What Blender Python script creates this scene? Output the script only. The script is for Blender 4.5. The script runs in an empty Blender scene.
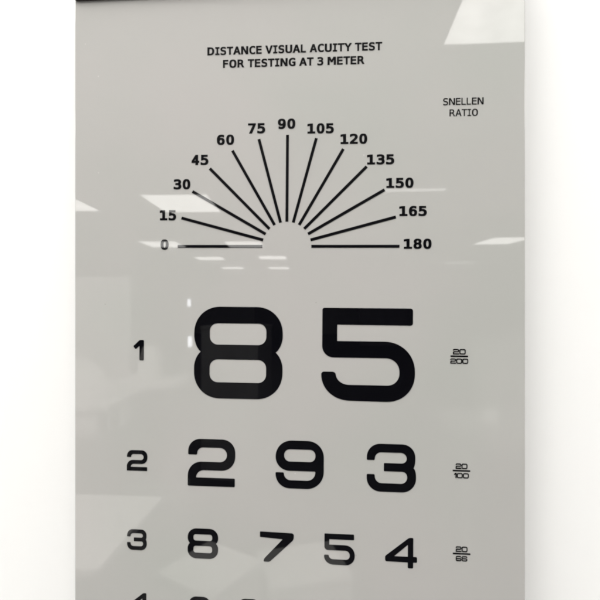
import bpy, bmesh, math, random
from mathutils import Vector
random.seed(7)
sc = bpy.context.scene
COL = sc.collection

# ------------------------------------------------------------------ camera numbers (metres)
F = 480.0                      # focal length in photo pixels
TH = math.atan(0.0744)         # the chart is seen slightly from its right
D = 0.22                       # lens to chart face
ZC = 1.5                       # lens height above floor
CEIL = ZC + 1.15
SKEW = 0.0078                  # the print sits a hair off level on its panel

def pt(px, py):
    """photo pixel -> (x, z) on the chart face y = 0"""
    u, v = px - 300.0, py - 300.0
    dx = -math.sin(TH) * F + math.cos(TH) * u
    dy = math.cos(TH) * F + math.sin(TH) * u
    return D * dx / dy, ZC - D * v / dy
def scl(px):
    return D / (math.cos(TH) * F + math.sin(TH) * (px - 300.0))   # metres per pixel

# ------------------------------------------------------------------ helpers
def tag(o, label=None, cat=None, group=None, kind=None):
    if label: o['label'] = label
    if cat: o['category'] = cat
    if group: o['group'] = group
    if kind: o['kind'] = kind
    return o
def empty(name, loc, rz=0):
    o = bpy.data.objects.new(name, None); COL.objects.link(o)
    o.location = loc; o.rotation_euler = (0, 0, rz); o.empty_display_size = .05
    return o
def link(name, me, mat, parent=None, smooth=False):
    o = bpy.data.objects.new(name, me); COL.objects.link(o)
    me.materials.clear(); me.materials.append(mat)
    if parent: o.parent = parent
    if smooth:
        for p in me.polygons: p.use_smooth = True
    return o
def box(bm, x0, x1, y0, y1, z0, z1, bev=0, seg=3):
    r = bmesh.ops.create_cube(bm, size=1)
    for v in r['verts']:
        v.co = Vector(((x0+x1)/2 + v.co.x*(x1-x0), (y0+y1)/2 + v.co.y*(y1-y0), (z0+z1)/2 + v.co.z*(z1-z0)))
    if bev:
        es = list({e for v in r['verts'] for e in v.link_edges})
        bmesh.ops.bevel(bm, geom=es, offset=bev, segments=seg, affect='EDGES', profile=.5)
def bmobj(name, bm, mat, parent=None, smooth=False):
    me = bpy.data.meshes.new(name); bmesh.ops.recalc_face_normals(bm, faces=bm.faces)
    bm.to_mesh(me); bm.free()
    return link(name, me, mat, parent, smooth)
def boxobj(name, dims, mat, parent=None, bev=0):
    bm = bmesh.new(); box(bm, *dims, bev=bev); return bmobj(name, bm, mat, parent)

# ------------------------------------------------------------------ materials
def mat(name, col, rough=.5, ior=1.5, spec=.5, bump=0, bscale=50, var=0, vscale=4):
    m = bpy.data.materials.new(name); m.use_nodes = True
    n, l = m.node_tree.nodes, m.node_tree.links
    b = n['Principled BSDF']
    b.inputs['Roughness'].default_value = rough
    b.inputs['IOR'].default_value = ior
    b.inputs['Specular IOR Level'].default_value = spec
    b.inputs['Base Color'].default_value = (*col, 1)
    tc = n.new('ShaderNodeTexCoord')
    if var:
        t = n.new('ShaderNodeTexNoise'); t.inputs['Scale'].default_value = vscale; t.inputs['Detail'].default_value = 5
        l.new(tc.outputs['Object'], t.inputs['Vector'])
        r = n.new('ShaderNodeValToRGB')
        r.color_ramp.elements[0].position = .3; r.color_ramp.elements[1].position = .7
        r.color_ramp.elements[0].color = (*[c*(1-var) for c in col], 1)
        r.color_ramp.elements[1].color = (*[min(1, c*(1+var)) for c in col], 1)
        l.new(t.outputs['Fac'], r.inputs['Fac']); l.new(r.outputs['Color'], b.inputs['Base Color'])
    if bump:
        t = n.new('ShaderNodeTexNoise'); t.inputs['Scale'].default_value = bscale; t.inputs['Detail'].default_value = 3
        l.new(tc.outputs['Object'], t.inputs['Vector'])
        bp = n.new('ShaderNodeBump'); bp.inputs['Strength'].default_value = bump; bp.inputs['Distance'].default_value = .001
        l.new(t.outputs['Fac'], bp.inputs['Height']); l.new(bp.outputs['Normal'], b.inputs['Normal'])
    return m
def emit(name, col, s):
    m = bpy.data.materials.new(name); m.use_nodes = True
    n, l = m.node_tree.nodes, m.node_tree.links
    tc = n.new('ShaderNodeTexCoord'); t = n.new('ShaderNodeTexNoise'); t.inputs['Scale'].default_value = 9; t.inputs['Detail'].default_value = 4
    l.new(tc.outputs['Object'], t.inputs['Vector'])
    r = n.new('ShaderNodeMapRange'); r.inputs['From Min'].default_value = .3; r.inputs['From Max'].default_value = .7
    r.inputs['To Min'].default_value = s*.8; r.inputs['To Max'].default_value = s*1.12
    l.new(t.outputs['Fac'], r.inputs['Value']); l.new(r.outputs['Result'], n['Principled BSDF'].inputs['Emission Strength'])
    b = m.node_tree.nodes['Principled BSDF']
    b.inputs['Base Color'].default_value = (.8, .8, .8, 1)
    b.inputs['Emission Color'].default_value = (*col, 1); b.inputs['Emission Strength'].default_value = s
    return m

GLOSS = .018
def panel_mat():
    m = mat('white_acrylic', (.47, .466, .453), rough=GLOSS, ior=1.6)
    n, l = m.node_tree.nodes, m.node_tree.links
    b = n['Principled BSDF']; tc = n.new('ShaderNodeTexCoord')
    # faint cloudiness of old plastic, warm and cool
    t = n.new('ShaderNodeTexNoise'); t.inputs['Scale'].default_value = 9; t.inputs['Detail'].default_value = 3
    l.new(tc.outputs['Object'], t.inputs['Vector'])
    r = n.new('ShaderNodeValToRGB')
    r.color_ramp.elements[0].position = .3; r.color_ramp.elements[0].color = (.452, .456, .437, 1)
    r.color_ramp.elements[1].position = .7; r.color_ramp.elements[1].color = (.488, .470, .463, 1)
    l.new(t.outputs['Fac'], r.inputs['Fac'])
    def specks(scale, size, prob, seedoff):
        mp = n.new('ShaderNodeMapping'); mp.inputs['Location'].default_value = (seedoff, 0, seedoff)
        l.new(tc.outputs['Object'], mp.inputs['Vector'])
        v = n.new('ShaderNodeTexVoronoi'); v.inputs['Scale'].default_value = scale
        l.new(mp.outputs['Vector'], v.inputs['Vector'])
        a = n.new('ShaderNodeMath'); a.operation = 'LESS_THAN'; a.inputs[1].default_value = size
        l.new(v.outputs['Distance'], a.inputs[0])
        s = n.new('ShaderNodeSeparateColor'); l.new(v.outputs['Color'], s.inputs['Color'])
        p = n.new('ShaderNodeMath'); p.operation = 'LESS_THAN'; p.inputs[1].default_value = prob
        l.new(s.outputs['Red'], p.inputs[0])
        q = n.new('ShaderNodeMath'); q.operation = 'MULTIPLY'
        l.new(a.outputs[0], q.inputs[0]); l.new(p.outputs[0], q.inputs[1])
        return q.outputs[0]
    cur = r.outputs['Color']
    for scale, size, prob, off, colr, amt in ((110, .05, .05, 3.1, (.22, .21, .20), .35), (160, .055, .05, 9.7, (.75, .75, .73), .35), (420, .09, .05, 5.3, (.3, .29, .28), .18)):
        mx = n.new('ShaderNodeMix'); mx.data_type = 'RGBA'
        f = n.new('ShaderNodeMath'); f.operation = 'MULTIPLY'; f.inputs[1].default_value = amt
        l.new(specks(scale, size, prob, off), f.inputs[0]); l.new(f.outputs[0], mx.inputs['Factor'])
        l.new(cur, mx.inputs['A']); mx.inputs['B'].default_value = (*colr, 1); cur = mx.outputs['Result']
    l.new(cur, b.inputs['Base Color'])
    # barely wavy sheet, and a little dry dust that dulls the gloss in patches
    w = n.new('ShaderNodeTexNoise'); w.inputs['Scale'].default_value = 14; w.inputs['Detail'].default_value = 1
    l.new(tc.outputs['Object'], w.inputs['Vector'])
    bp = n.new('ShaderNodeBump'); bp.inputs['Strength'].default_value = .06; bp.inputs['Distance'].default_value = .001
    l.new(w.outputs['Fac'], bp.inputs['Height']); l.new(bp.outputs['Normal'], b.inputs['Normal'])
    return m
M_PANEL = panel_mat()
M_INK = mat('black_print', (.0025, .0025, .004), rough=GLOSS, ior=1.52)
M_RAIL = mat('dark_rail', (.035, .03, .028), rough=.4)
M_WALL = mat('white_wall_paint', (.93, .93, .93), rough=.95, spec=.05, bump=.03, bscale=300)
M_CEIL = mat('ceiling_paint', (.82, .81, .78), rough=.95, spec=.1, var=.05, vscale=2)
M_FLOOR = mat('floor_vinyl', (.07, .068, .066), rough=.6, var=.2, vscale=2)
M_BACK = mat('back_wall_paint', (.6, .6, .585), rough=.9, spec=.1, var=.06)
M_LAMP = emit('lamp_diffuser', (1, .985, .95), 6)
M_DIM = emit('dim_diffuser', (1, .985, .95), 3)
M_TUBE = emit('bright_window_slit', (.9, .93, 1), 9)
M_FRAME = mat('lamp_frame', (.6, .6, .6), rough=.5)
M_WHITE = mat('white_laminate', (.82, .81, .79), rough=.5, var=.04, vscale=8)
M_CLOTH = mat('white_cloth', (.88, .87, .85), rough=.9, spec=.1, var=.06, vscale=12, bump=.4, bscale=60)
M_GREY = mat('grey_laminate', (.35, .35, .34), rough=.5, var=.08)
M_DARK = mat('dark_cabinet', (.06, .06, .065), rough=.5, var=.2)
M_METAL = mat('table_metal', (.3, .3, .3), rough=.4)

# ------------------------------------------------------------------ outlines of the print
def corner_path(pts):
    """closed polygon (x, y[, r]) -> dense outline with superelliptic corners"""
    out = []; n = len(pts)
    P = [Vector(p[:2]) for p in pts]; Rr = [p[2] if len(p) > 2 else 0 for p in pts]
    for i in range(n):
        a, b, c = P[i-1], P[i], P[(i+1) % n]
        la, lc = (a-b).length, (c-b).length
        r = Rr[i]
        if r <= 0: out.append(b); continue
        ra = min(r, la * (r/(r+Rr[i-1]) if Rr[i-1] else 1)); rc = min(r, lc * (r/(r+Rr[(i+1) % n]) if Rr[(i+1) % n] else 1))
        s = b + (a-b).normalized()*ra; e = b + (c-b).normalized()*rc
        k = .57; c1 = s + (b-s)*k; c2 = e + (b-e)*k
        N = 14
        for j in range(N+1):
            t = j/N; q = s*(1-t)**3 + c1*3*t*(1-t)**2 + c2*3*t*t*(1-t) + e*t**3
            out.append(q)
    res = []
    for q in out:
        if not res or (q-res[-1]).length > 1e-5: res.append(q)
    return res
def flat_mesh(contours, offset=0):
    cu = bpy.data.curves.new('tmp', 'CURVE'); cu.dimensions = '2D'; cu.fill_mode = 'BOTH'
    cu.extrude = .5; cu.offset = offset
    for ct in contours:
        s = cu.splines.new('POLY'); s.points.add(len(ct)-1); s.use_cyclic_u = True
        for p, q in zip(s.points, ct): p.co = (q.x, q.y, 0, 1)
    return bake(cu)
def bake(cu):
    o = bpy.data.objects.new('tmp', cu); COL.objects.link(o)
    bpy.context.view_layer.update()
    dg = bpy.context.evaluated_depsgraph_get()
    me = bpy.data.meshes.new_from_object(o.evaluated_get(dg))
    bpy.data.objects.remove(o); bpy.data.curves.remove(cu)
    return me
INK_T = .00012
ROOT = None
def fit(me, cx, cy, w, h, proud=0):
    """place a glyph mesh so that its box is centred on photo pixel (cx, cy) and w x h pixels there; the
    lettering lies level with the print, flat on the panel face"""
    xs = [v.co.x for v in me.vertices]; ys = [v.co.y for v in me.vertices]
    x0, x1, y0, y1 = min(xs), max(xs), min(ys), max(ys)
    s = scl(cx); X, Z = pt(cx, cy)
    sx = w*s/(x1-x0); sy = h*s/(y1-y0); ca, sa = math.cos(-SKEW), math.sin(-SKEW)
    for v in me.vertices:
        a = (v.co.x-(x0+x1)/2)*sx; b = (v.co.y-(y0+y1)/2)*sy
        dz = v.co.z
        v.co = (X + a*ca - b*sa, -INK_T*.5 - proud + (-dz)*INK_T*.9, Z + a*sa + b*ca)
    return me
def ink(name, me, parent, label=None):
    me.name = name
    o = link(name, me, M_INK, parent)
    if label: o['label'] = label
    return o
# sans lettering outlines, thousandths of an em
SANS = {
'D':["152,58 185,60 214,65 239,74 260,86 276,101 288,122 298,148 305,179 310,217 311,259 310,303 305,340 298,372 289,398 276,418 260,434 239,446 214,455 185,460 152,462 118,462 118,58","153,520 198,517 238,510 274,497 304,479 329,456 349,428 365,395 376,355 383,310 385,259 383,209 376,164 365,125 349,91 329,63 304,40 274,23 238,10 198,3 153,0 48,0 48,520"],
'I':["70,520 359,520 359,461 250,461 250,59 359,59 359,0 70,0 70,59 179,59 179,461 70,461"],
'S':["352,502 352,431 340,439 327,446 314,452 301,457 288,462 275,465 262,468 249,470 236,472 223,472 204,471 187,468 171,464 157,457 144,449 134,439 126,428 120,415 117,402 116,386 116,373 119,362 122,351 128,342 135,334 143,327 155,320 169,314 186,309 205,304 242,295 270,288 294,278 316,268 334,255 349,242 361,226 370,208 377,188 381,166 382,142 380,114 375,88 366,66 353,46 336,29 316,15 293,4 266,-4 236,-9 203,-10 188,-10 173,-9 159,-7 144,-5 129,-2 114,1 100,5 85,10 70,15 55,21 55,96 71,86 86,78 101,70 116,64 131,59 145,55 159,51 174,49 188,47 203,47 223,48 241,51 258,56 273,62 286,71 296,81 304,93 310,106 314,121 315,138 314,152 312,166 308,178 302,188 295,197 285,205 274,212 259,218 243,224 224,229 186,237 159,245 135,253 114,263 96,274 81,287 69,301 60,317 54,335 50,354 48,376 50,402 56,427 65,449 78,469 95,487 115,502 138,514 163,523 190,528 220,529 232,529 244,528 257,527 270,525 283,522 296,519 310,516 324,512 338,507"],
'T':["16,520 413,520 413,461 250,461 250,0 180,0 180,461 16,461"],
'A':["214,458 140,192 289,192","172,520 257,520 416,0 344,0 305,135 123,135 86,0 13,0"],
'N':["48,520 138,520 313,92 313,520 381,520 381,0 292,0 116,428 116,0 48,0"],
'C':["374,18 363,13 352,8 341,4 330,0 319,-3 307,-6 295,-8 283,-9 271,-10 259,-10 221,-7 186,1 155,15 127,35 104,61 84,91 68,126 57,166 51,210 48,259 51,308 57,352 68,392 84,427 104,458 128,484 155,504 186,518 221,526 259,529 271,529 283,528 295,527 307,525 319,522 330,519 341,515 352,511 363,506 374,501 374,429 363,437 352,444 341,450 330,456 318,461 306,465 295,468 283,470 271,472 259,472 233,470 209,464 189,453 171,438 156,419 144,396 134,368 127,336 123,300 122,259 123,219 127,183 134,151 144,123 156,100 171,81 189,66 209,55 233,49 259,47 271,47 283,49 295,51 307,54 319,58 330,63 342,69 353,75 363,82 374,91"],
'E':["69,520 377,520 377,461 139,461 139,307 367,307 367,248 139,248 139,59 384,59 384,0 69,0"],
'V':["214,59 337,520 409,520 257,0 172,0 20,520 93,520"],
'U':["51,200 51,520 122,520 122,167 122,153 122,141 123,130 123,121 124,113 125,107 126,102 128,97 129,92 131,88 136,81 142,74 148,67 155,62 163,57 172,54 182,51 192,49 203,47 214,47 226,47 237,49 247,51 257,54 266,57 274,62 281,67 287,74 293,81 298,88 300,92 302,97 303,102 304,107 305,113 306,120 307,129 307,140 307,153 307,167 307,520 378,520 378,200 377,169 376,143 374,120 371,101 368,86 363,73 358,61 351,50 343,40 334,31 324,23 314,16 304,10 293,4 281,0 269,-4 256,-6 243,-8 229,-10 214,-10 200,-10 186,-8 173,-6 160,-4 148,0 137,4 126,10 115,16 105,23 95,31 86,40 78,50 72,61 66,73 61,87 58,102 55,121 53,144 52,170"],
'L':["75,520 146,520 146,59 397,59 397,0 75,0"],
'Y':["13,520 88,520 214,290 341,520 416,520 250,233 250,0 179,0 179,233"],
'F':["81,520 387,520 387,461 152,461 152,307 365,307 365,248 152,248 152,0 81,0"],
'O':["315,259 314,303 311,341 307,373 300,401 292,423 281,441 268,454 253,464 235,470 214,472 194,470 177,464 161,454 148,441 138,423 129,401 123,373 118,341 115,303 114,259 115,216 118,178 123,146 129,118 138,96 148,78 161,65 177,55 194,49 214,47 235,49 253,55 268,65 281,78 292,96 300,118 307,146 311,178 314,216","389,259 387,208 382,162 373,121 361,86 346,57 327,33 304,14 278,1 248,-7 214,-10 181,-7 151,1 125,14 103,32 84,56 68,86 56,121 48,161 42,208 41,259 42,311 48,357 56,398 68,433 84,462 103,486 125,505 151,519 181,527 214,529 248,527 278,519 304,505 327,486 346,462 361,433 373,398 382,357 387,311"],
'R':["265,245 275,242 285,238 294,233 303,226 311,219 319,210 328,198 337,182 348,164 359,142 429,0 354,0 292,131 281,152 271,170 262,184 252,195 244,204 234,209 224,214 213,217 201,219 188,220 120,220 120,0 50,0 50,520 195,520 227,518 257,514 283,506 306,495 326,481 342,464 355,445 364,422 370,397 372,369 370,350 367,331 361,314 354,299 343,285 331,273 317,263 302,255 284,249","120,462 120,278 197,278 217,278 234,281 249,286 262,292 273,300 282,310 288,322 293,336 296,352 297,369 296,387 293,402 288,416 281,428 271,438 260,447 246,453 231,458 214,461 195,462"],
'G':["384,43 373,33 361,24 348,16 335,9 321,3 306,-2 292,-5 276,-8 261,-10 244,-10 207,-7 172,1 142,15 114,35 91,61 71,91 55,127 44,166 38,211 36,259 38,308 44,352 56,392 71,427 91,458 115,484 143,504 174,518 208,526 246,529 259,529 272,528 284,526 297,523 309,520 321,516 332,511 344,506 355,499 367,492 367,420 355,430 344,439 332,447 321,454 309,459 297,464 285,468 272,470 259,472 246,472 220,470 197,464 176,453 158,438 143,419 131,396 121,368 114,336 110,300 109,259 110,218 114,182 121,150 130,122 142,99 157,80 175,66 195,55 218,49 244,47 254,47 262,48 270,49 278,50 285,52 292,55 299,58 305,61 311,65 317,69 317,209 242,209 242,267 384,267"],
'M':["30,520 124,520 214,255 304,520 399,520 399,0 334,0 334,459 241,185 188,185 95,459 95,0 30,0"],
'0':["214,474 196,471 179,465 165,454 152,440 141,421 132,397 126,369 121,337 118,301 117,259 118,218 121,182 126,150 132,122 141,99 152,79 165,65 179,54 196,48 214,46 233,48 250,54 265,65 277,79 288,99 297,122 304,150 308,182 311,218 312,259 311,301 308,337 304,369 297,397 288,421 277,440 265,454 250,465 233,471","214,529 246,527 275,518 300,505 322,486 340,461 356,431 368,396 376,356 381,310 383,259 381,209 376,163 368,123 356,88 340,58 322,34 300,14 275,1 246,-7 214,-10 183,-7 154,1 129,14 107,34 89,58 73,88 62,123 53,163 48,209 46,259 48,310 53,356 62,396 73,431 89,461 107,486 129,505 154,518 183,527"],
'1':["94,59 203,59 203,456 86,430 86,494 203,520 273,520 273,59 381,59 381,0 94,0"],
'2':["130,59 369,59 369,0 53,0 53,59 78,86 102,112 125,136 147,159 167,180 185,200 201,217 215,232 226,245 234,255 247,271 258,286 268,300 275,312 281,323 285,334 289,345 291,355 293,366 293,377 292,394 289,409 284,423 277,435 268,445 257,454 244,461 230,466 214,469 197,470 185,470 172,468 158,466 145,463 131,459 117,453 102,447 88,441 73,433 57,424 57,495 71,501 86,507 100,512 114,517 128,521 141,524 155,526 169,528 182,529 196,529 225,528 252,523 277,515 299,503 319,489 336,471 349,452 358,431 363,408 365,382 365,369 363,356 360,342 355,329 350,315 343,302 334,288 324,273 313,258 299,242 291,232 281,221 270,208 257,194 243,179 226,161 207,141 184,117 159,89"],
'3':["270,278 290,272 307,264 323,254 337,243 349,230 358,215 366,200 371,182 375,164 376,143 374,116 368,91 358,68 345,48 327,31 307,16 283,5 256,-4 227,-8 194,-10 180,-10 165,-9 150,-8 136,-6 121,-3 106,-1 91,3 77,7 62,11 48,16 48,86 62,79 76,72 90,67 104,62 118,58 131,55 145,52 159,51 173,49 186,49 208,50 228,53 246,58 262,66 275,75 286,87 295,100 301,115 305,132 306,150 305,168 301,184 295,198 286,211 275,222 262,232 247,239 230,245 211,248 191,249 138,249 138,307 191,307 210,308 226,310 242,314 255,320 267,328 276,337 284,348 290,359 293,373 294,387 293,402 290,416 285,429 278,439 269,449 258,456 245,462 231,467 215,469 197,470 184,470 172,469 159,468 146,466 133,463 119,460 106,456 92,452 78,447 63,442 63,507 80,511 96,515 111,518 125,521 138,524 151,526 164,527 175,528 186,529 197,529 226,528 253,523 277,516 299,505 318,491 334,475 347,457 356,436 362,414 364,390 363,373 360,358 355,344 348,331 340,319 329,308 317,298 303,290 288,284"],
'4':["256,456 92,181 256,181","244,520 326,520 326,181 395,181 395,124 326,124 326,0 256,0 256,124 36,124 36,190"],
'5':["72,520 335,520 335,461 136,461 136,333 142,335 148,337 154,338 160,340 166,341 172,342 178,343 184,343 191,344 197,344 228,342 256,336 282,326 305,313 325,296 342,276 355,252 365,227 370,198 372,167 370,135 364,107 354,81 340,58 323,37 301,20 277,7 250,-3 220,-8 187,-10 171,-10 155,-9 140,-8 125,-7 111,-5 98,-2 85,1 73,4 61,8 50,12 50,84 63,77 75,71 88,66 101,61 114,58 127,55 140,52 154,50 167,49 180,49 203,50 223,54 241,60 256,69 270,80 281,93 290,108 296,126 300,145 302,167 300,188 296,207 290,225 281,240 269,253 255,265 239,273 221,280 201,283 178,284 167,284 156,283 145,282 134,280 123,278 113,275 102,272 92,268 82,264 72,259"],
'6':["345,508 345,444 336,449 327,453 318,457 308,460 298,463 288,466 278,468 268,469 258,470 247,470 221,468 199,462 178,452 161,438 146,420 133,398 123,372 117,342 112,309 111,272 118,285 127,297 136,308 146,317 157,325 170,332 182,337 196,341 210,343 225,344 254,342 280,336 303,327 324,314 342,298 357,278 368,254 376,228 381,199 383,167 381,135 376,105 368,79 356,56 341,36 322,20 301,7 277,-3 251,-8 221,-10 187,-7 156,0 130,13 107,31 88,55 73,84 61,119 53,160 48,207 46,259 48,310 54,355 65,395 79,430 97,460 119,485 145,504 174,518 207,526 244,529 254,529 264,528 275,527 285,526 295,524 306,522 316,519 326,516 335,512","220,289 203,287 187,283 173,277 160,268 149,256 140,242 133,226 127,209 124,189 123,167 124,145 127,125 133,107 140,91 149,77 160,66 173,57 187,50 203,46 220,45 237,46 253,50 267,56 280,65 290,76 299,89 305,105 310,123 313,144 314,167 313,190 310,210 305,229 299,245 290,258 280,269 267,278 253,284 237,287"],
'7':["48,520 376,520 376,490 190,0 116,0 297,461 48,461"],
'8':["214,247 197,246 180,243 166,237 153,230 142,221 133,209 126,196 120,181 117,165 116,146 117,128 120,111 126,96 133,83 142,72 153,62 166,55 181,49 197,46 214,45 233,46 249,49 263,54 276,62 287,71 297,83 304,96 309,111 312,128 313,146 312,164 309,181 304,196 296,209 287,220 276,230 263,237 248,243 232,246","153,276 136,282 120,288 106,297 94,307 83,319 74,332 67,346 62,361 59,377 58,394 59,418 65,440 73,460 85,477 100,493 118,506 138,516 161,523 187,528 214,529 242,528 268,523 291,516 311,506 329,493 345,477 356,460 365,440 370,418 372,394 371,377 367,361 362,346 355,332 346,319 335,307 323,297 309,288 293,282 276,276 296,271 314,263 330,254 344,243 356,230 366,215 374,199 379,181 383,161 384,140 382,113 377,88 368,66 355,47 339,30 319,15 297,4 272,-4 245,-9 214,-10 184,-9 157,-4 132,4 110,15 90,29 74,46 62,66 53,88 47,112 46,139 47,160 50,180 56,198 63,215 73,230 85,243 99,254 115,263 133,271","128,388 129,372 131,358 136,345 142,334 150,324 160,316 171,310 184,306 198,303 214,302 231,303 245,306 258,310 270,316 279,324 287,334 294,345 298,358 301,372 302,388 301,404 298,419 294,432 287,443 279,453 270,461 258,467 245,471 231,474 214,475 198,474 184,471 171,467 160,461 150,452 142,443 136,431 131,418 129,404"],
'9':["208,231 225,232 240,236 254,242 267,251 278,263 287,277 294,293 300,311 303,331 304,352 303,374 300,394 294,412 287,428 278,442 267,454 254,463 240,469 225,473 208,474 190,473 174,469 160,463 148,455 137,443 129,430 122,414 117,396 114,375 114,352 114,329 117,309 122,290 129,275 137,261 147,250 160,242 174,235 190,232","82,11 82,76 91,71 100,66 109,62 119,59 129,56 139,53 149,52 159,50 170,49 180,49 206,51 229,57 249,67 266,81 282,99 294,121 303,147 310,177 314,210 316,248 309,234 301,222 291,212 281,202 270,194 258,187 245,182 231,178 217,176 202,175 173,177 147,183 124,192 103,205 85,222 71,242 59,265 51,291 46,321 44,353 46,385 51,414 59,440 71,463 87,483 105,500 126,513 150,522 177,527 206,529 240,527 271,519 297,506 320,488 339,464 354,435 366,400 374,359 379,312 381,259 379,209 373,164 363,124 348,89 330,59 308,34 282,15 253,1 220,-7 183,-10 173,-10 163,-9 153,-8 142,-7 132,-5 122,-2 112,0 102,3 92,7"],
}
ADV = dict(D=1700, I=1118, S=1455, T=1396, A=1590, N=1733, C=1483, E=1399, V=1565, U=1662, L=1305, Y=1509, F=1331, O=1741, R=1602, G=1661, M=1939)
def text_mesh(body, bold=0, light=False, stem=0):
    """letters laid side by side, each stretched to the width it has in a wide humanist sans; heavier upright
    stems than crossbars: the same outline laid down three times, a few microns apart"""
    bm = bmesh.new(); x = 0.0
    for ch in body:
        if ch == ' ': x += .32; continue
        adv = ADV.get(ch, 1456)/2048
        side = .05 if ch not in 'AVYT' else .008
        turned = ch == '6'                       # the 6 is the 9 turned upside down
        raw = [[tuple(int(q)/1000 for q in p.split(',')) for p in c.split()] for c in SANS['9' if turned else ch]]
        xs = [p[0] for c in raw for p in c]; x0, x1 = min(xs), max(xs)
        wd = (adv - 2*side - 2*bold - 2*stem)*(.93 if light else 1)
        k = wd/(x1-x0)
        me = flat_mesh([[Vector(((p[0]-x0)*k, p[1]*.995)) for p in c] for c in raw], bold)
        if turned:
            for v in me.vertices: v.co.x = wd - v.co.x; v.co.y = .516 - v.co.y
        for q, dx in enumerate((-stem, 0, stem) if stem else (0,)):
            n0 = len(bm.verts); bm.from_mesh(me); bm.verts.ensure_lookup_table()
            for v in bm.verts[n0:]: v.co.x += dx + x + side + bold + stem; v.co.z += .03*q
        bpy.data.meshes.remove(me)
        x += side*2 + wd + 2*bold + 2*stem
    out = bpy.data.meshes.new('text'); bm.to_mesh(out); bm.free()
    return out

def flip(pts): return [(p[0], -p[1]) + tuple(p[2:]) for p in pts]
G = {}
G['8'] = [[(100,72,112),(484,72,112),(484,242,46),(453,266,3),(484,290,46),(484,466,112),(100,466,112),(100,290,46),(130,266,3),(100,242,46)],
          [(166,141,36),(416,141,36),(416,236,38),(166,236,38)], [(166,297,38),(416,297,38),(416,399,38),(166,399,38)]]
G['5'] = [[(98,78,9),(481,78,12),(481,151,11),(162,150,2),(162,220,2),(491,220,128),(491,478,120),(95,474,122),(95,352,13),(156,352,14),(162,407,52),(426,407,52),(426,291,58),(98,291,50)]]
G['2'] = [[(62,88,4),(62,32,44),(231,32,48),(231,142,50),(93,142,26),(91,168,0),(230,168,4),(230,198,4),(61,198,4),(61,112,50),(201,112,26),(201,62,26),(96,62,20),(94,88,4)]]
G['9'] = [[(372,38,58),(543,38,58),(543,207,62),(372,207,52),(372,151,4),(402,151,4),(404,178,22),(513,178,30),(513,145,2),(372,145,50)],
          [(403,69,20),(513,69,20),(513,112,20),(403,112,20)]]
G['3'] = [[(272,108,4),(272,50,48),(441,50,46),(441,124,22),(435,132,2),(444,140,22),(444,218,50),(272,218,50),(272,157,4),(300,157,4),(303,188,22),(413,188,22),(413,146,18),(332,146,3),(332,117,3),(411,117,18),(411,80,22),(301,80,22),(300,108,4)]]
G['7'] = [[(317,360,3),(437,362,9),(436,384,7),(352,463,5),(330,463,4),(332,453,3),(397,384,2),(317,379,3)]]
G['4'] = [[(419,380,6),(434,380,4),(434,446,1),(447,446,4),(447,466,4),(434,466,1),(434,486,4),(415,486,4),(415,466,1),(337,465,5),(336,447,5)],
          [(415,405),(415,446),(368,446)]]
G['1'] = [[(319,160,3),(335,160,4),(335,240,3),(319,240,3),(319,181,0),(301,195,3),(293,184,3)]]
# light square lettering of the small ratios
G['t0'] = [[(0,0,3),(12,0,3),(12,10,3),(0,10,3)], [(1.7,1.7,1.8),(10.3,1.7,1.8),(10.3,8.3,1.8),(1.7,8.3,1.8)]]
G['t2'] = [[(0,2.6,.3),(0,0,2.4),(11.5,0,2.6),(11.5,5.9,2.6),(1.9,5.9,1.2),(1.9,8.3),(11.5,8.3),(11.5,10),(0,10),(0,4.3,2.4),(9.8,4.3,1.2),(9.8,1.7,1.2),(1.8,1.7,.8),(1.7,2.6)]]
G['t1'] = [[(2.6,0),(5,0,.4),(5,10),(3.2,10),(3.2,2.2),(1,4,.3),(0,2.7,.3)]]
G['t6'] = [[(0,0,3),(11.5,0,2.6),(11.5,2.5),(9.8,2.5),(9.8,1.7,1.0),(1.7,1.7,1.4),(1.7,4.2),(11.7,4.2,2.6),(11.7,10,2.8),(0,10,2.8)], [(1.7,5.8,1),(10,5.8,1),(10,8.3,1.2),(1.7,8.3,1.2)]]
def glyph(k, offset=0):
    cts = [corner_path(flip(c)) for c in G[k]]
    xs = [p.x for p in cts[0]]; s = 1/(max(xs)-min(xs))
    cts = [[p*s for p in c] for c in cts]
    return flat_mesh(cts, offset)
def thin_word(word):
    cts = []; x = 0
    for ch in word:
        g = [corner_path(flip(c)) for c in G['t'+ch]]
        w = max(p.x for p in g[0])
        cts += [[p + Vector((x, 0)) for p in c] for c in g]; x += w + .9
    cts = [[p*.05 for p in c] for c in cts]
    return flat_mesh(cts, .014)

# ------------------------------------------------------------------ the chart
xl, _ = pt(75, 300); xr, _ = pt(525, 300)
_, ztop = pt(75, 1.3); _, zbot = pt(300, 1010)
chart = empty('eye_chart', (0, 0, 0))
tag(chart, 'glossy white vision chart panel with black numbers and a fan of axis lines', 'eye chart')
PT = .012
bm = bmesh.new(); box(bm, xl, xr, 0, PT, zbot, ztop+.004, bev=.00025, seg=2)
bmobj('face_panel', bm, M_PANEL, chart)
bm = bmesh.new(); box(bm, xl, xr, -.0020, PT, ztop, ztop+.016, bev=.001, seg=3)
rail = bmobj('top_rail', bm, M_RAIL, chart); rail.location.z = 0
ROOT = chart

# heading
for s, cx, cy, w, h in (('DISTANCE VISUAL ACUITY TEST', 293.6, 48.8, 175.4, 8.3), ('FOR TESTING AT 3 METER', 293, 62.0, 142, 8.3)):
    ink('heading_line', fit(text_mesh(s, .024, stem=.018), cx, cy, w, h), chart)
for s, cx, cy, w, h in (('SNELLEN', 463.3, 101.3, 39.6, 7.2), ('RATIO', 463.7, 112.6, 27.8, 7.2)):
    ink('column_heading', fit(text_mesh(s, .009, True), cx, cy, w, h), chart)

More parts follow.
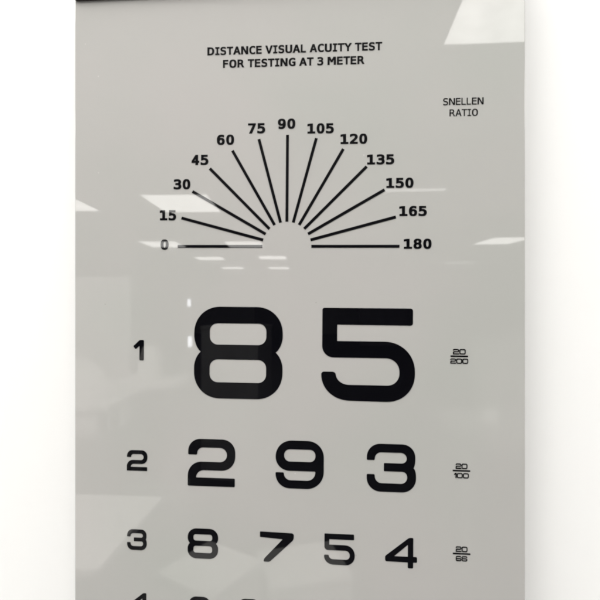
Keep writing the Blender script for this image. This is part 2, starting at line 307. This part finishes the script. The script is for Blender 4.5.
# fan of axis lines
CX, CY, RI, RO, LT = 286.7, 246.3, 24.6, 111.4, 2.9
cX, cZ = pt(CX, CY); sc0 = scl(CX)
LBL = {0:(164.6,244.6,8.2), 15:(168,215.3,16.6), 30:(182,184.3,17), 45:(200,160,17.2), 60:(225.5,139.8,17.5), 75:(256.6,128.4,17.3), 90:(286.6,123.8,17.6),
       105:(320.6,128.4,26.5), 120:(353.8,138.9,26.6), 135:(380.6,159.4,27), 150:(399.8,182.9,27), 165:(413,211,27.2), 180:(417.6,243.8,27.4)}
for i in range(13):
    a = i*15; th = math.radians(180-a) - SKEW
    d = Vector((math.cos(th), math.sin(th))); nrm = Vector((-d.y, d.x))*LT/2*sc0
    ri, ro = RI*sc0, RO*sc0
    bm = bmesh.new(); vs = []
    for (r, sg) in ((ri, -1), (ro, -1), (ro, 1), (ri, 1)):
        q = d*r + nrm*sg
        vs.append((cX+q.x, cZ+q.y))
    lo = [bm.verts.new((x, -.00001, z)) for x, z in vs]; hi = [bm.verts.new((x, -INK_T, z)) for x, z in vs]
    bm.faces.new(hi); bm.faces.new(lo[::-1])
    for k in range(4): bm.faces.new((lo[k], lo[(k+1)%4], hi[(k+1)%4], hi[k]))
    o = bmobj('axis_line', bm, M_INK, chart); o['label'] = 'black axis line pointing to the number %d' % a
    cx, cy, w = LBL[a]
    ink('degree_number', fit(text_mesh(str(a), .030, stem=.026), cx, cy, w, 10.3), chart, 'bold black number %d' % a)

# rows: (glyph, cx, cy, w, h, offset, label)
for k, cx, cy, w, h, off, lab in (
    ('8', 238.1, 352.8, 89.6, 92.0, .004, 'largest black digit 8'), ('5', 367.9, 354.8, 93.0, 93.4, 0, 'largest black digit 5'),
    ('2', 211.5, 462.7, 48.2, 47.2, 0, 'medium black digit 2'), ('9', 299.6, 464.7, 48.4, 48, 0, 'medium black digit 9'),
    ('3', 391.3, 468.0, 48.9, 48, 0, 'medium black digit 3'),
    ('8', 202.9, 543.5, 31.0, 30.0, .012, 'small black digit 8'), ('7', 276.8, 547, 34.2, 30, 0, 'small black digit 7'),
    ('5', 339.4, 549.4, 30.6, 31.0, 0, 'small black digit 5'), ('4', 401, 552.6, 31.6, 30.4, 0, 'small black digit 4'),
    ('9', 199.5, 608.0, 21.8, 22.8, .004, 'partly cropped black digit at the bottom edge'),
    ('9', 249.0, 610.3, 21.8, 22.8, .004, 'black digit almost wholly below the picture edge'),
    ('5', 301.0, 612.5, 22, 22.8, .004, None), ('2', 352, 615.5, 22, 22.8, .004, None), ('8', 402, 618, 22, 22.8, .004, None)):
    ink('digit', fit(glyph(k, off), cx, cy, w, h), chart, lab)
for k, cx, cy, w, h, off, lab in (('1', 138.8, 350.1, 10.6, 20.4, .03, 'row number 1'), ('2', 137.2, 460.4, 21, 20.6, .006, 'row number 2'),
    ('3', 137.0, 539.6, 20.2, 20.6, .006, 'row number 3'), ('4', 138.2, 603.0, 21.6, 20.6, .01, 'row number 4 cut by the bottom edge')):
    ink('row_number', fit(glyph(k, off), cx, cy, w, h), chart, lab)
for top, bot, cx, cy, wt, wb in (('20', '200', 459.2, 356.2, 12.6, 17.6), ('20', '100', 461.4, 470.7, 11.6, 14.6), ('20', '66', 461.5, 553.7, 11.6, 11.4)):
    bm = bmesh.new(); s = scl(cx); X, Z = pt(cx, cy)
    vs = [(X+a*8.6*s, Z - a*8.6*s*SKEW + b*.75*s) for a, b in ((-1,-1),(1,-1),(1,1),(-1,1))]
    lo = [bm.verts.new((x, -.00001, z)) for x, z in vs]; hi = [bm.verts.new((x, -INK_T, z)) for x, z in vs]
    bm.faces.new(hi); bm.faces.new(lo[::-1])
    for k in range(4): bm.faces.new((lo[k], lo[(k+1)%4], hi[(k+1)%4], hi[k]))
    br = bmobj('ratio_bar', bm, M_INK, chart); br['label'] = 'thin fraction bar of the ratio %s over %s' % (top, bot)
    ink('numerator', fit(thin_word(top), cx+.1, cy-4.5, wt, 5.6), br)
    ink('denominator', fit(thin_word(bot), cx, cy+4.9, wb, 5.3), br)

# ------------------------------------------------------------------ the room the gloss mirrors, with added lamps and clutter
def struct(name, dims, m):
    return tag(boxobj(name, dims, m), kind='structure')
W = 7.5; BACK = -21.0
struct('wall', (-W, W, PT+.004, PT+.15, -.05, CEIL+.1), M_WALL)
struct('floor', (-W, W, BACK, PT, -.1, 0), M_FLOOR)
struct('ceiling', (-W, W, BACK, PT, CEIL, CEIL+.1), M_CEIL)
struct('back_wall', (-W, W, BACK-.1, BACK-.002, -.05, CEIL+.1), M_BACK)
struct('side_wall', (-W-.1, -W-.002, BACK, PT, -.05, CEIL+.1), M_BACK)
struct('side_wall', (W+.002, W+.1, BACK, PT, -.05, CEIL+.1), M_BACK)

LROT = math.radians(-5)
def make_lamp(w, d, m):
    r = empty('ceiling_light', (0, 0, 0))
    bm = bmesh.new(); t = .025
    box(bm, -w/2-t, w/2+t, -d/2-t, -d/2, -.012, -.001); box(bm, -w/2-t, w/2+t, d/2, d/2+t, -.012, -.001)
    box(bm, -w/2-t, -w/2, -d/2+.0005, d/2-.0005, -.0115, -.001); box(bm, w/2, w/2+t, -d/2+.0005, d/2-.0005, -.0115, -.001)
    bmobj('frame', bm, M_FRAME, r)
    boxobj('diffuser', (-w/2+.001, w/2-.001, -d/2+.001, d/2-.001, -.009, -.002), m, r)
    return r
def copy_tree(o, parent=None):
    c = o.copy(); COL.objects.link(c)
    if parent: c.parent = parent
    for ch in list(o.children): copy_tree(ch, c)
    return c
spots = [(.84, -1.22, 'bright square-ended ceiling light mirrored large in the top right corner of the chart'),
 (-3.30, -4.92, 'ceiling light mirrored at the left edge of the chart level with the number 30'),
 (-1.80, -5.15, 'ceiling light mirrored between the numbers 30 and 15 of the fan'),
 (-3.52, -9.17, 'ceiling light mirrored behind the number 0 of the fan'),
 (-1.88, -9.37, 'ceiling light mirrored along the axis line beside the fan centre, left part'),
 (-3.45, -12.60, 'small ceiling light mirrored below the axis line of 0, left one of its pair'),
 (-1.72, -12.55, 'small ceiling light mirrored just under the centre of the fan'),
 (-3.70, -16.65, 'farthest ceiling light mirrored lowest, left one of its pair'),
 (-2.05, -16.80, 'farthest ceiling light mirrored lowest under the fan centre'),
 (3.18, -9.05, 'ceiling light mirrored at the right edge of the chart level with the number 180'),
 (-.30, -.19, 'added unseen ceiling light overhead, close above the middle of the chart'),  # the overhead lights are unseen, added to brighten the chart
 (.85, -.19, 'added unseen ceiling light overhead, close above and to the right of the chart'),
 (-1.45, -.19, 'added unseen ceiling light overhead, close above and to the left of the chart'),
 (-.30, -.945, 'added unseen ceiling light overhead, close above in the second row, nearer the middle'),
 (-1.45, -.945, 'added unseen ceiling light overhead, close above in the second row, farther left'),
 (3.25, -5.1, 'added ceiling light out of the mirrored view, right side, nearest of its row'),  # side rows added beyond the mirrored view to light the room
 (4.85, -5.1, 'added ceiling light out of the mirrored view, right side, second of its row'),
 (6.45, -5.1, 'added ceiling light out of the mirrored view, right side, beside the side wall'),
 (-4.95, -5.0, 'added ceiling light out of the mirrored view, left side, second of its row'),
 (-6.55, -5.0, 'added ceiling light out of the mirrored view, left side, beside the side wall'),
 (6.3, -9.1, 'added ceiling light out of the mirrored view, far right row'),
 (-6.3, -9.1, 'added ceiling light out of the mirrored view, far left row'),
 (-2.2, -2.0, 'added unseen ceiling light above the heap of white cloth, nearer the chart, inner one'),  # unseen cluster added so the mirrored cloth and tables come out brighter
 (-3.1, -2.0, 'added unseen ceiling light above the heap of white cloth, nearer the chart, outer one'),
 (-3.05, -3.65, 'added unseen ceiling light above the heap of white cloth, farther from the chart, inner one'),
 (-3.95, -3.65, 'added unseen ceiling light above the heap of white cloth, farther from the chart, outer one'),
 (2.7, -1.1, 'added ceiling light out of the mirrored view, to the right near the chart wall'),  # unseen pair added for extra light near the chart wall
 (-3.1, -1.1, 'added ceiling light out of the mirrored view, to the left near the chart wall')]
lamp0 = make_lamp(.72, 1.05, M_LAMP)
for i, (x, y, lab) in enumerate(spots):
    o = lamp0 if i == 0 else copy_tree(lamp0)
    o.location = (x, y-D, CEIL); o.rotation_euler = (0, 0, math.pi/2 if 'close above' in lab else LROT if i else 0)
    tag(o, lab, 'ceiling light', 'ceiling lights mirrored in the chart')
l1 = make_lamp(.62, .13, M_DIM); l1.location = (.82, -4.81, CEIL)
tag(l1, 'narrow dim light strip mirrored beside the number 150', 'light strip')
l2 = make_lamp(.9, .7, emit('faint_diffuser', (1, .98, .94), 1.6)); l2.location = (3.76, -14.8, CEIL)
tag(l2, 'faint dim ceiling light mirrored below the number 180', 'ceiling light')

def table(x0, x1, y0, y1, h, top, label, rz=0):
    cx, cy = (x0+x1)/2, (y0+y1)/2; w, d = x1-x0, y1-y0
    r = empty('table', (cx, cy, 0), rz); tag(r, label, 'table')
    boxobj('tabletop', (-w/2, w/2, -d/2, d/2, h-.03, h), top, r, bev=.004)
    for sx in (-1, 1):
        for sy in (-1, 1):
            x, y = sx*(w/2-.05), sy*(d/2-.05)
            boxobj('leg', (x-.02, x+.02, y-.02, y+.02, 0, h-.031), M_METAL, r, bev=.003)
    return r
# white box-like desk mirrored at the lower left
dk = empty('desk', (-1.06, -1.32, 0)); tag(dk, 'white desk with a solid side mirrored faintly at the lower left of the chart', 'desk')
boxobj('desktop', (-.40, .40, -.25, .25, .725, .75), M_WHITE, dk, bev=.003)
boxobj('side_panel', (-.38, .385, -.24, .24, 0, .7245), M_GREY, dk)
table(-1.42, -.96, -3.0, -2.62, .99, M_WHITE, 'long white table mirrored as a pale strip left of the largest 8')
def lump(name, loc, dims, label, cat, seed):
    bm = bmesh.new(); bmesh.ops.create_icosphere(bm, subdivisions=4, radius=1)
    from mathutils import noise
    for v in bm.verts:
        n = noise.noise(v.co*1.6 + Vector((seed, 0, 0)))*.22 + noise.noise(v.co*4 + Vector((0, seed, 0)))*.07
        p = v.co*(1+n); p.z = max(p.z, 0) if p.z < .0 else p.z
        v.co = Vector((p.x*dims[0], p.y*dims[1], p.z*dims[2]))
    o = bmobj(name, bm, M_CLOTH, None, True); o.location = loc; tag(o, label, cat); return o
table(-2.3, -1.08, -2.5, -1.98, 1.0, M_WHITE, 'white table mirrored under the heap of white cloth')
lump('cloth_heap', (-1.50, -2.24, 1.001), (.33, .20, .19), 'rounded heap of white cloth mirrored at the left edge beside row number 1', 'cloth', 2)
lump('cloth_bundle', (-1.2, -2.82, .991), (.085, .08, .22), 'small white bundle mirrored on the long table beside row number 1', 'cloth', 5)
def cabinet(x, y, w, d, h, m, label, name='cabinet'):
    r = empty(name, (x, y, 0)); tag(r, label, 'cabinet')
    boxobj('body', (-w/2, w/2, -d/2, d/2, 0, h), m, r, bev=.005)
    for s in (-1, 1):
        boxobj('door', (s*w/4-w/4+.01, s*w/4+w/4-.01, d/2+.001, d/2+.018, .06, h-.05), m, r, bev=.003)
    return r
cabinet(-5.5, -10.5, 1.6, .5, 2.0, M_GREY, 'tall grey cabinet mirrored at the left edge of the chart')
cabinet(-1.6, -13, 1.2, .5, 1.9, M_DARK, 'dark cabinet mirrored inside the largest 8')
cabinet(1.6, -16, 1.6, .5, 2.1, M_GREY, 'grey cabinet mirrored between the largest 8 and 5')
cabinet(4.6, -11, 1.4, .5, 1.7, M_DARK, 'dark low cabinet mirrored at the right of the chart')
def carton(x, y, z, w, d, h, m, label, rz=0):
    r = empty('box', (x, y, z), rz); tag(r, label, 'box')
    boxobj('carton', (-w/2, w/2, -d/2, d/2, 0, h), m, r, bev=.004)
    boxobj('lid', (-w/2-.006, w/2+.006, -d/2-.006, d/2+.006, h+.001, h+.03), m, r, bev=.004)
    return r
carton(-1.72, -2.9, 0, .5, .4, .62, M_WHITE, 'added tall white box on the floor behind the white table at the left', .2)  # boxes and crate are added clutter, to enrich the chart's reflections
carton(-.98, -2.35, 0, .34, .3, .42, M_GREY, 'added grey box on the floor mirrored under row number 1', -.3)
carton(-.52, -1.75, 0, .3, .3, .36, M_WHITE, 'added small white box on the floor mirrored near the small digit 8', .5)
carton(-.15, -1.95, 0, .36, .3, .28, M_WHITE, 'added low white box on the floor mirrored below the small digit 7', -.35)
carton(-.85, -3.9, 0, .5, .4, 1.25, M_GREY, 'added upright grey crate mirrored inside the lower loop of the largest 8', .15)
table(.55, 1.5, -2.5, -2.0, .9, M_GREY, 'grey table mirrored at the right of the chart under the ratio 20 over 200')
lump('cloth_wad', (.76, -2.2, .901), (.05, .04, .07), 'small white wad of cloth mirrored under the ratio 20 over 200', 'cloth', 9)
def screen(x, y, w, h, m, label, rz=0):
    r = empty('added_partition_screen', (x, y, 0), rz); tag(r, label, 'partition', 'added pale partition screens mirrored in the chart')
    boxobj('panel', (-w/2+.03, w/2-.03, -.012, .012, .25, h-.03), m, r)
    for sx in (-1, 1):
        boxobj('post', (sx*(w/2-.014)-.014, sx*(w/2-.014)+.014, -.02, .02, 0, h), M_METAL, r)
    return r
screen(-2.35, -4.3, .9, 1.75, M_CLOTH, 'added pale partition screen mirrored behind row number 1', .2)  # screens put in to add pale tone to the reflection
screen(2.1, -4.2, .8, 1.9, M_WHITE, 'added tall pale partition screen mirrored at the right edge of the chart', -.3)
cabinet(2.0, -4.8, 1.1, .5, 1.1, M_WHITE, 'white low cabinet mirrored right of the largest 5')
def tube(x, y, z0, z1, w, label):
    r = empty('wall_light', (x, y, z0)); tag(r, label, 'light', 'upright lights mirrored beside the largest 8')
    boxobj('housing', (-w*.8, w*.8, -.04, -.004, -.02, z1-z0+.02), M_FRAME, r, bev=.004)
    boxobj('tube', (-w/2, w/2, -.003, .02, 0, z1-z0), M_TUBE, r, bev=.004)
    # its post
    boxobj('post', (-.015, .015, -.07, -.041, -z0, z1-z0), M_METAL, r)
tube(-1.54, -4.75, 1.43, 1.50, .03, 'small bright upright light mirrored left of the largest 8, upper one')
tube(-1.47, -4.55, 1.03, 1.13, .035, 'small bright upright light mirrored left of the largest 8, lower one')

# ------------------------------------------------------------------ world, camera, output
w = bpy.data.worlds.new('World'); sc.world = w; w.use_nodes = True
bg = w.node_tree.nodes['Background']; bg.inputs['Color'].default_value = (1, .98, .95, 1); bg.inputs['Strength'].default_value = .3
cam = bpy.data.cameras.new('camera'); co = bpy.data.objects.new('camera', cam); COL.objects.link(co)
cam.sensor_width = 36; cam.lens = 36*F/600; cam.dof.use_dof = True; cam.dof.aperture_fstop = 32; cam.dof.focus_distance = D*math.cos(TH)
cam.clip_start = .005; cam.clip_end = 100
co.location = (0, -D, ZC); co.rotation_euler = (math.pi/2, 0, TH)
sc.camera = co
sc.render.engine = 'CYCLES'
sc.view_settings.view_transform = 'Standard'; sc.view_settings.look = 'None'
sc.view_settings.exposure = -.06; sc.view_settings.gamma = 1
sc.cycles.max_bounces = 8; sc.cycles.diffuse_bounces = 5
sc.cycles.filter_width = 2.2
sc.cycles.use_denoising = True
